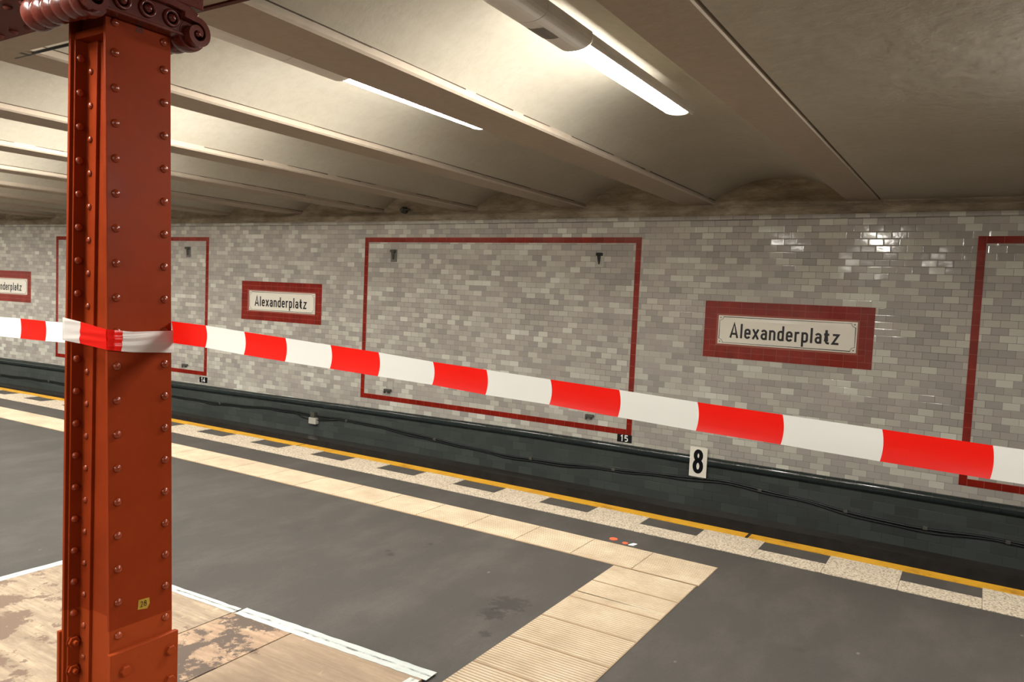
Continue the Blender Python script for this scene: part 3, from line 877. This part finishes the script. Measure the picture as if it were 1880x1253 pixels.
def station_sign(x0, x1, px0, px1, place):
    b = MB(); z0, z1 = 1.117, 1.768
    b.xbox(x0, x1, YW-.0045, YW, z0, z1)
    for k in range(2):
        a, c_, d, e = x0+TH*k, x1-TH*k, z0+TH*k, z1-TH*k
        tiles_run(b, a, c_, e-TH, e, 'x', off=.5*k); tiles_run(b, a, c_, d, d+TH, 'x', off=.5*k)
        tiles_run(b, a, a+TH, d+TH, e-TH, 'z', off=.5*k); tiles_run(b, c_-TH, c_, d+TH, e-TH, 'z', off=.5*k)
    tag(b.build('sign_surround', [M['red_grout'], M['red_tile']], curve=True), 'red tile surround of the station sign ' + place, 'sign surround', 'red tile surrounds of the station signs')
    t = thing('station_sign', bend(((px0+px1)/2, YW-.012, 1.443)), 'white enamel station sign reading Alexanderplatz ' + place, 'station sign', 'station name signs')
    zb, zt = 1.281, 1.607
    b = MB(); nxs = 16; nzs = 6; g = {}
    f = YW-.016
    for i in range(nxs+1):
        for j in range(nzs+1):
            u, w = i/nxs, j/nzs
            dome = .006*(1-abs(2*u-1)**6)*(1-abs(2*w-1)**3)
            g[i,j] = (px0+(px1-px0)*u, f-dome, zb+(zt-zb)*w)
    for i in range(nxs):
        for j in range(nzs): b.face([g[i,j],g[i+1,j],g[i+1,j+1],g[i,j+1]], smooth=True)
    for A_, B_ in (((px0,zb),(px1,zb)),((px1,zb),(px1,zt)),((px1,zt),(px0,zt)),((px0,zt),(px0,zb))):
        b.face([(A_[0],f,A_[1]),(B_[0],f,B_[1]),(B_[0],YW-.0078,B_[1]),(A_[0],YW-.0078,A_[1])])
    b.build('plate', M['enamel'], t, curve=True)
    W_ = px1-px0
    def on(p):
        u = (p[0]-px0)/W_; w = (p[1]-zb)/(zt-zb)
        return (p[0], f-.006*(1-abs(2*u-1)**6)*(1-abs(2*w-1)**3)-.0022, p[1])
    b = MB(); unit = W_*.79/text_width(LET, 1, 12)
    hgt = .00194
    text(b, LET, px0+W_*.095, 1.356, hgt, 6.0, on, gap=12, sx=unit/hgt)
    b.build('lettering', M['black_print'], t, curve=True, fix=False)
    i0, r = .016, .042
    A0, A1, B0, B1 = px0+i0, px1-i0, zb+i0, zt-i0
    pl = [(A0+r,B0),(A1-r,B0)]+arc(A1,B0,r,r,180,90,6)+[(A1,B1-r)]+arc(A1,B1,r,r,270,180,6)+[(A0+r,B1)]+arc(A0,B1,r,r,360,270,6)+[(A0,B0+r)]+arc(A0,B0,r,r,90,0,6)
    b = MB(); strokes(b, pl+[pl[0]], .0022, on); b.build('border_line', M['black_print'], t, curve=True, fix=False)
    for x in (px0+.026, px1-.026):
        for z in (zb+.026, zt-.026):
            b = MB(); b.lathe([(.0065,0),(.0065,-.003),(.003,-.005)], on((x,z)), 'y', 12); b.build('screw', M['black_plate'], t, curve=True)
station_sign(-2.761, -.955, -2.594, -1.115, 'nearest, above the number 8 plate')
station_sign(-10.76, -8.933, -10.565, -9.066, 'just right of the red column')
station_sign(-18.72, -16.893, -18.51, -17.006, 'cut off by the left edge of the view')

def plate(name, x0, x1, z0, z1, d0, d1, mat, txt, tmat, unit, hw, sx, gap, label, cat, group=None):
    t = thing(name, bend(((x0+x1)/2, YW-d0, z0)), label, cat, group)
    b = MB(); b.box(x0, x1, YW-d1, YW-d0, z0, z1); b.build('plate', mat, t, curve=True, bevel=.002)
    w = text_width(txt, unit, gap, sx); h = 80*unit
    b = MB(); text(b, txt, (x0+x1)/2-w/2, (z0+z1)/2-h/2, unit, hw, lambda p: (p[0], YW-d1-.0015, p[1]), gap=gap, sx=sx)
    b.build('numeral', tmat, t, curve=True, fix=False)
    return t
plate('number_plate', -3.787, -3.592, -.037, .060, 0, .008, M['black_plate'], '15', M['white_print'], .00092, 7.5, 1.25, 14, 'small black plate with white number 15 under the middle red frame', 'number plate', 'black wall number plates')
plate('number_plate', -11.785, -11.585, -.070, .030, 0, .008, M['black_plate'], '14', M['white_print'], .00092, 7.5, 1.25, 14, 'small black plate with white number 14 just right of the red column', 'number plate', 'black wall number plates')
t = plate('stop_sign', -2.823, -2.616, -.300, .050, .055, .068, M['enamel'], '8', M['black_print'], .0032, 7.2, .75, 10, 'white upright sign with black number 8 standing on the dark wall ledge', 'number sign')
b = MB(); b.box(-2.78,-2.75,YW-.058,YW-.02,-.28,-.25); b.box(-2.69,-2.66,YW-.058,YW-.02,-.28,-.25); b.box(-2.80,-2.64,YW-.075,YW-.02,-.312,-.302); b.build('bracket', M['bracket'], t, curve=True)

def clip(x, z, w, h, label, low):
    t = thing('poster_clip', bend((x, YW-.01, z)), label, 'poster clip', 'poster clips inside the red frames')
    b = MB(); b.box(x-w/2, x+w/2, YW-.010, YW, z-h/2, z+h/2); b.build('back_plate', M['pale_metal'] if low or x > -5 else M['steel'], t, curve=True, bevel=.002)
    b = MB()
    if low:
        b.box(x-w*.9, x+w*.3, YW-.055, YW-.008, z-h/2-.008, z-h/2+.022); b.box(x-w*.9, x-w*.9+.02, YW-.055, YW-.03, z-h/2-.045, z-h/2+.02); b.box(x-w*.25, x-w*.05, YW-.05, YW-.01, z-h/2-.04, z-h/2)
    else:
        b.box(x-w*.32, x+w*.34, YW-.06, YW-.008, z+h*.26, z+h*.46); b.prism([(x-w*.30,z+h*.30),(x+w*.1,z+h*.30),(x+w*.02,z-h*.30),(x-w*.08,z-h*.30)], 'y', YW-.035, YW-.01)
    b.build('hook', M['bracket'] if low or x < -5 else M['black_plate'], t, curve=True, bevel=.002)
clip(-7.50, 2.235, .115, .185, 'dark poster clip at the upper left inside the middle red frame', False)
clip(-4.148, 2.222, .112, .19, 'poster clip with black arm at the upper right inside the middle red frame', False)
clip(-7.485, .285, .10, .14, 'pale poster clip at the lower left inside the middle red frame', True)
clip(-4.145, .270, .09, .07, 'poster clip at the lower right of the middle red frame, just below the barrier tape', True)
clip(-12.135, 2.24, .115, .185, 'poster clip high on the wall between column and the far red frame edge', False)
clip(-12.12, .275, .10, .14, 'pale poster clip low on the wall between column and the far red frame edge', True)

# cable along the dark base
cp = [(-17.917,-.47),(-16.769,-.46),(-15.0,-.45),(-13.6,-.40),(-12.45,-.381),(-10.994,-.373),(-9.691,-.319),(-8.997,-.328),(-7.614,-.338),(-5.652,-.444),(-4.388,-.421),(-3.273,-.359),(-2.472,-.303),(-1.618,-.357),(-.641,-.432),(.033,-.413),(.477,-.412),(2.0,-.40),(4.0,-.44)]
def smooth_path(pts, y, n=7, amp=.004, dz=0):
    out = []
    for i in range(len(pts)-1):
        p0 = pts[max(i-1,0)]; p1 = pts[i]; p2 = pts[i+1]; p3 = pts[min(i+2,len(pts)-1)]
        for k in range(n):
            t = k/n
            q = [.5*((2*p1[a])+(-p0[a]+p2[a])*t+(2*p0[a]-5*p1[a]+4*p2[a]-p3[a])*t*t+(-p0[a]+3*p1[a]-3*p2[a]+p3[a])*t**3) for a in (0,1)]
            out.append((q[0], y, q[1]+dz+amp*math.sin(q[0]*7.3)+amp*math.sin(q[0]*2.9)))
    return out
t = thing('wall_cable', (-5, YW-.04, -.4), 'black cable sagging along the dark tiled base of the wall', 'cable')
b = MB(); b.tube(smooth_path(cp, YW-.036), .0125); b.build('main_line', M['cable'], t, curve=True)
b = MB(); b.tube(smooth_path(cp, YW-.044, amp=.009, dz=-.024), .0085); b.build('thin_line', M['cable'], t, curve=True)
for i, x in enumerate((-16.2,-14.4,-12.6,-11.2,-8.3,-6.6,-5.0,-3.8,-2.0,-1.1,-.35,.35)):
    for j in range(len(cp)-1):
        if cp[j][0] <= x <= cp[j+1][0]:
            z = cp[j][1]+(cp[j+1][1]-cp[j][1])*(x-cp[j][0])/(cp[j+1][0]-cp[j][0])
    b = MB(); b.box(x-.022, x+.022, YW-.056, YW-.02, z-.022, z+.015); b.build('cable_clamp', M['bracket'], t, curve=True, bevel=.004)
t = thing('junction_box', bend((-8.985, YW-.03, -.37)), 'small grey junction box hanging on the cable at the wall base', 'junction box')
b = MB(); b.box(-9.055,-8.905,YW-.10,YW-.02,-.470,-.365); b.build('box', M['pale_metal'], t, curve=True, bevel=.012)
b = MB(); b.box(-9.03,-8.94,YW-.09,YW-.02,-.365,-.275); b.build('gland_block', M['bracket'], t, curve=True, bevel=.006)
b = MB(); b.tube([(-9.40,YW-.05,-.33),(-9.25,YW-.055,-.385),(-9.05,YW-.055,-.40)], .008); b.tube([(-8.91,YW-.055,-.40),(-8.7,YW-.055,-.375),(-8.50,YW-.05,-.34)], .008); b.build('lead', M['cable'], t, curve=True)
t = thing('wall_fitting', bend((-7.33, YW-.01, 2.905)), 'small dark fitting on the sooty plaster above the tiled wall', 'fitting')
b = MB(); b.lathe([(.05,.05),(.05,-.01),(.03,-.03),(.03,-.05)], (-7.345,YW-.01,2.905), 'y', 16); b.build('socket', M['bracket'], t, curve=True)
b = MB(); b.tube([(-7.33,YW-.04,2.905),(-7.25,YW-.06,2.90),(-7.20,YW-.05,2.907)], .014); b.build('stub', M['bracket'], t, curve=True)

# ------------------------------------------------------------------ lamps
LW, LL = .178, 1.43
def half_round(w, h, n=12, flat=.25):
    """lower half of a rounded section, from left to right"""
    out = []
    for i in range(n+1):
        a = math.pi*i/n
        x = -w/2*math.cos(a); z = -h*math.sin(a)**.75
        out.append((x, z))
    return out
def make_lamp():
    t = thing('ceiling_lamp', (0,0,0), 'lamp', 'ceiling lamp', 'strip lamps in the ceiling vaults')
    b = MB(); hr = half_round(LW, .055)
    b.prism([(-LW/2-.003,.026),(-LW/2-.003,.019),(-LW/2+.006,.019),(-LW/2+.006,-.003),(LW/2,-.003),(LW/2,.024),(.05,.036),(-.05,.036)], 'y', -LL/2, LL/2)
    b.build('housing', M['lamp_body'], t, bevel=.003)
    # lit cover: lower shell, between two side lips
    prof = [(-LW/2, .022)] + [(-LW/2+(LW-.014)*(1-math.cos(math.pi*i/14))/2, -.036*math.sin(math.pi*i/14)**.7) for i in range(15)]
    n = len(prof); k = 8; ys = [-LL/2+.02+(LL-.075)*i/k for i in range(k+1)]
    b = MB(); s = len(b.v)
    for y in ys: b.v += [(p[0], y, p[1]-.004) for p in prof]
    for i in range(k):
        for j in range(n-1):
            a = s+i*n+j; b.f.append([a, a+1, a+n+1, a+n]); b.m.append(0); b.s.append(True)
    b.f.append([s+j for j in range(n)]); b.m.append(0); b.s.append(False)
    b.f.append([s+k*n+j for j in reversed(range(n))]); b.m.append(0); b.s.append(False)
    b.build('diffuser', M['lit'], t, fix=False)
    sx = 1
    b = MB(); b.prism([(LW/2-.014,-.004),(LW/2-.014,-.018),(LW/2-.010,-.025),(LW/2-.002,-.022),(LW/2+.002,-.010),(LW/2+.002,.022),(LW/2-.006,.022)], 'y', -LL/2, LL/2)
    b.build('side_lip', M['lamp_body'], t)
    b = MB()
    for i in range(6):
        u0, u1 = i/6, (i+1)/6
        f = lambda u: math.cos(u*math.pi/2)**.6
        b_prof = []
        p0 = [(p[0]*(.55+.45*f(u0)), LL/2-.055+.055*u0, (p[1]-.0035)*f(u0)-.004) for p in prof]
        p1 = [(p[0]*(.55+.45*f(u1)), LL/2-.055+.055*u1, (p[1]-.0035)*f(u1)-.004) for p in prof]
        for j in range(n-1): b.face([p0[j], p0[j+1], p1[j+1], p1[j]], smooth=True)
    b.build('end_cap', M['lamp_cap'], t)
    return t
lamp0 = make_lamp()
def trunk(x, ya, yb, z, label, sticker=False):
    t = thing('lamp_trunking', (x, (ya+yb)/2, z), label, 'trunking', 'lamp trunking in the ceiling vaults')
    hr = half_round(LW-.004, .050)
    cuts = [ya, yb] if yb-ya < 1.0 else [ya, ya+(yb-ya)*.62, yb]
    for a, c_ in zip(cuts, cuts[1:]):
        b = MB(); b.prism([(x+p[0], z+p[1]-.004) for p in hr]+[(x+LW/2-.002, z+.022),(x-LW/2+.002, z+.022)], 'y', a+.002, c_-.002)
        b.build('cover', M['lamp_body'], t)
    if sticker:
        for y in (ya+.05, ya+.15):
            b = MB(); b.box(x-.02, x+.02, y-.012, y+.012, z+.022, 3.125); b.build('hanger', M['lamp_body'], t)
        # dark label wrapped round the lower left of the cover
        b = MB(); L = []
        for i in range(2, 8):
            p = hr[i]; L.append((x+p[0]*1.0, z+p[1]-.0055))
        for i in range(len(L)-1):
            b.face([(L[i][0],yb-.335,L[i][1]),(L[i+1][0],yb-.335,L[i+1][1]),(L[i+1][0],yb-.195,L[i+1][1]),(L[i][0],yb-.195,L[i][1])])
        b.build('label_patch', M['sticker'], t)
    return t
# one row of lamps per vault, at the left side of each beam
used = False
ROLLA = math.radians(7)
rows = []
rows.append((-1.685, 2.93, 'first')); rows.append((-3.152, 2.952, 'second'))
for x in (.95, 2.65): rows.append((x, 2.825, 'right'))  # no lamps known here: rows added out of view to brighten the right wall
for l, r in beams[2:12]: rows.append((l(3.9)-.118, 2.985, 'other'))
for x, z, kind in rows:
    for yc, seen in ((3.885, True), (.65, False), (-2.6, False)):
        if kind == 'first' and yc == .65: continue
        if kind == 'right' and yc == .65: continue
        if kind == 'other' and x < -9 and yc < 0: continue
        t = lamp0 if not used else copy_tree(lamp0)
        used = True
        if kind == 'right' and yc == -2.6: yc = -3.6
        t.location = (x, yc, z); t.rotation_euler = (0, ROLLA if kind != 'other' else math.radians(20), 0)
        if kind == 'first' and seen: t['label'] = 'large lit strip lamp with grey trunking, upper right on the ceiling'
        elif kind == 'second' and seen: t['label'] = 'lit strip lamp seen as a thin white line left of the chipped beam'
        else:
            t['label'] = 'unseen lit strip lamp, behind the ceiling beams or added outside the view'; t['group'] = 'strip lamps out of sight behind the beams'
    zt = z
    if kind == 'first':
        trunk(x, 1.78+.30, 3.885-LL/2, zt, 'pale grey lamp trunking with dark label patch leading to the large lit lamp', True)
    elif kind == 'second':
        trunk(x, 2.08, 3.885-LL/2, zt, 'thin pale lamp trunking line leading to the thin lit lamp strip')

# ------------------------------------------------------------------ camera, world, view
f, yaw, pitch, roll = 1396.1807, .5529, -.0623, -.0439
q = (0.5529, -.0623, -.0439)
YAW, PITCH, ROLL = CAM = (0.55290, -0.06230, -0.04390)
sy, cyw = math.sin(YAW), math.cos(YAW)
Fv = Vector((-sy*math.cos(PITCH), cyw*math.cos(PITCH), math.sin(PITCH)))
Rv = Vector((cyw, sy, 0)); Dv = Fv.cross(Rv)
cr, sr = math.cos(ROLL), math.sin(ROLL)
R2 = cr*Rv+sr*Dv; D2 = -sr*Rv+cr*Dv
cam = bpy.data.cameras.new('camera'); co = bpy.data.objects.new('camera', cam); COL.objects.link(co)
U = -D2; B = -Fv
co.matrix_world = Matrix(((R2.x,U.x,B.x,0),(R2.y,U.y,B.y,0),(R2.z,U.z,B.z,1.75),(0,0,0,1)))
cam.sensor_fit = 'HORIZONTAL'; cam.sensor_width = 36; cam.lens = f*36/1880; cam.clip_start = .02; cam.clip_end = 100
scene.camera = co
w = bpy.data.worlds.new('world'); scene.world = w; w.use_nodes = True
w.node_tree.nodes['Background'].inputs[0].default_value = (.02, .018, .015, 1)
scene.view_settings.view_transform = 'Standard'; scene.view_settings.look = 'None'
scene.view_settings.exposure = 1.2; scene.view_settings.gamma = 1
scene.view_settings.use_curve_mapping = False
scene.cycles.max_bounces = 8; scene.cycles.diffuse_bounces = 5
scene.cycles.use_denoising = True
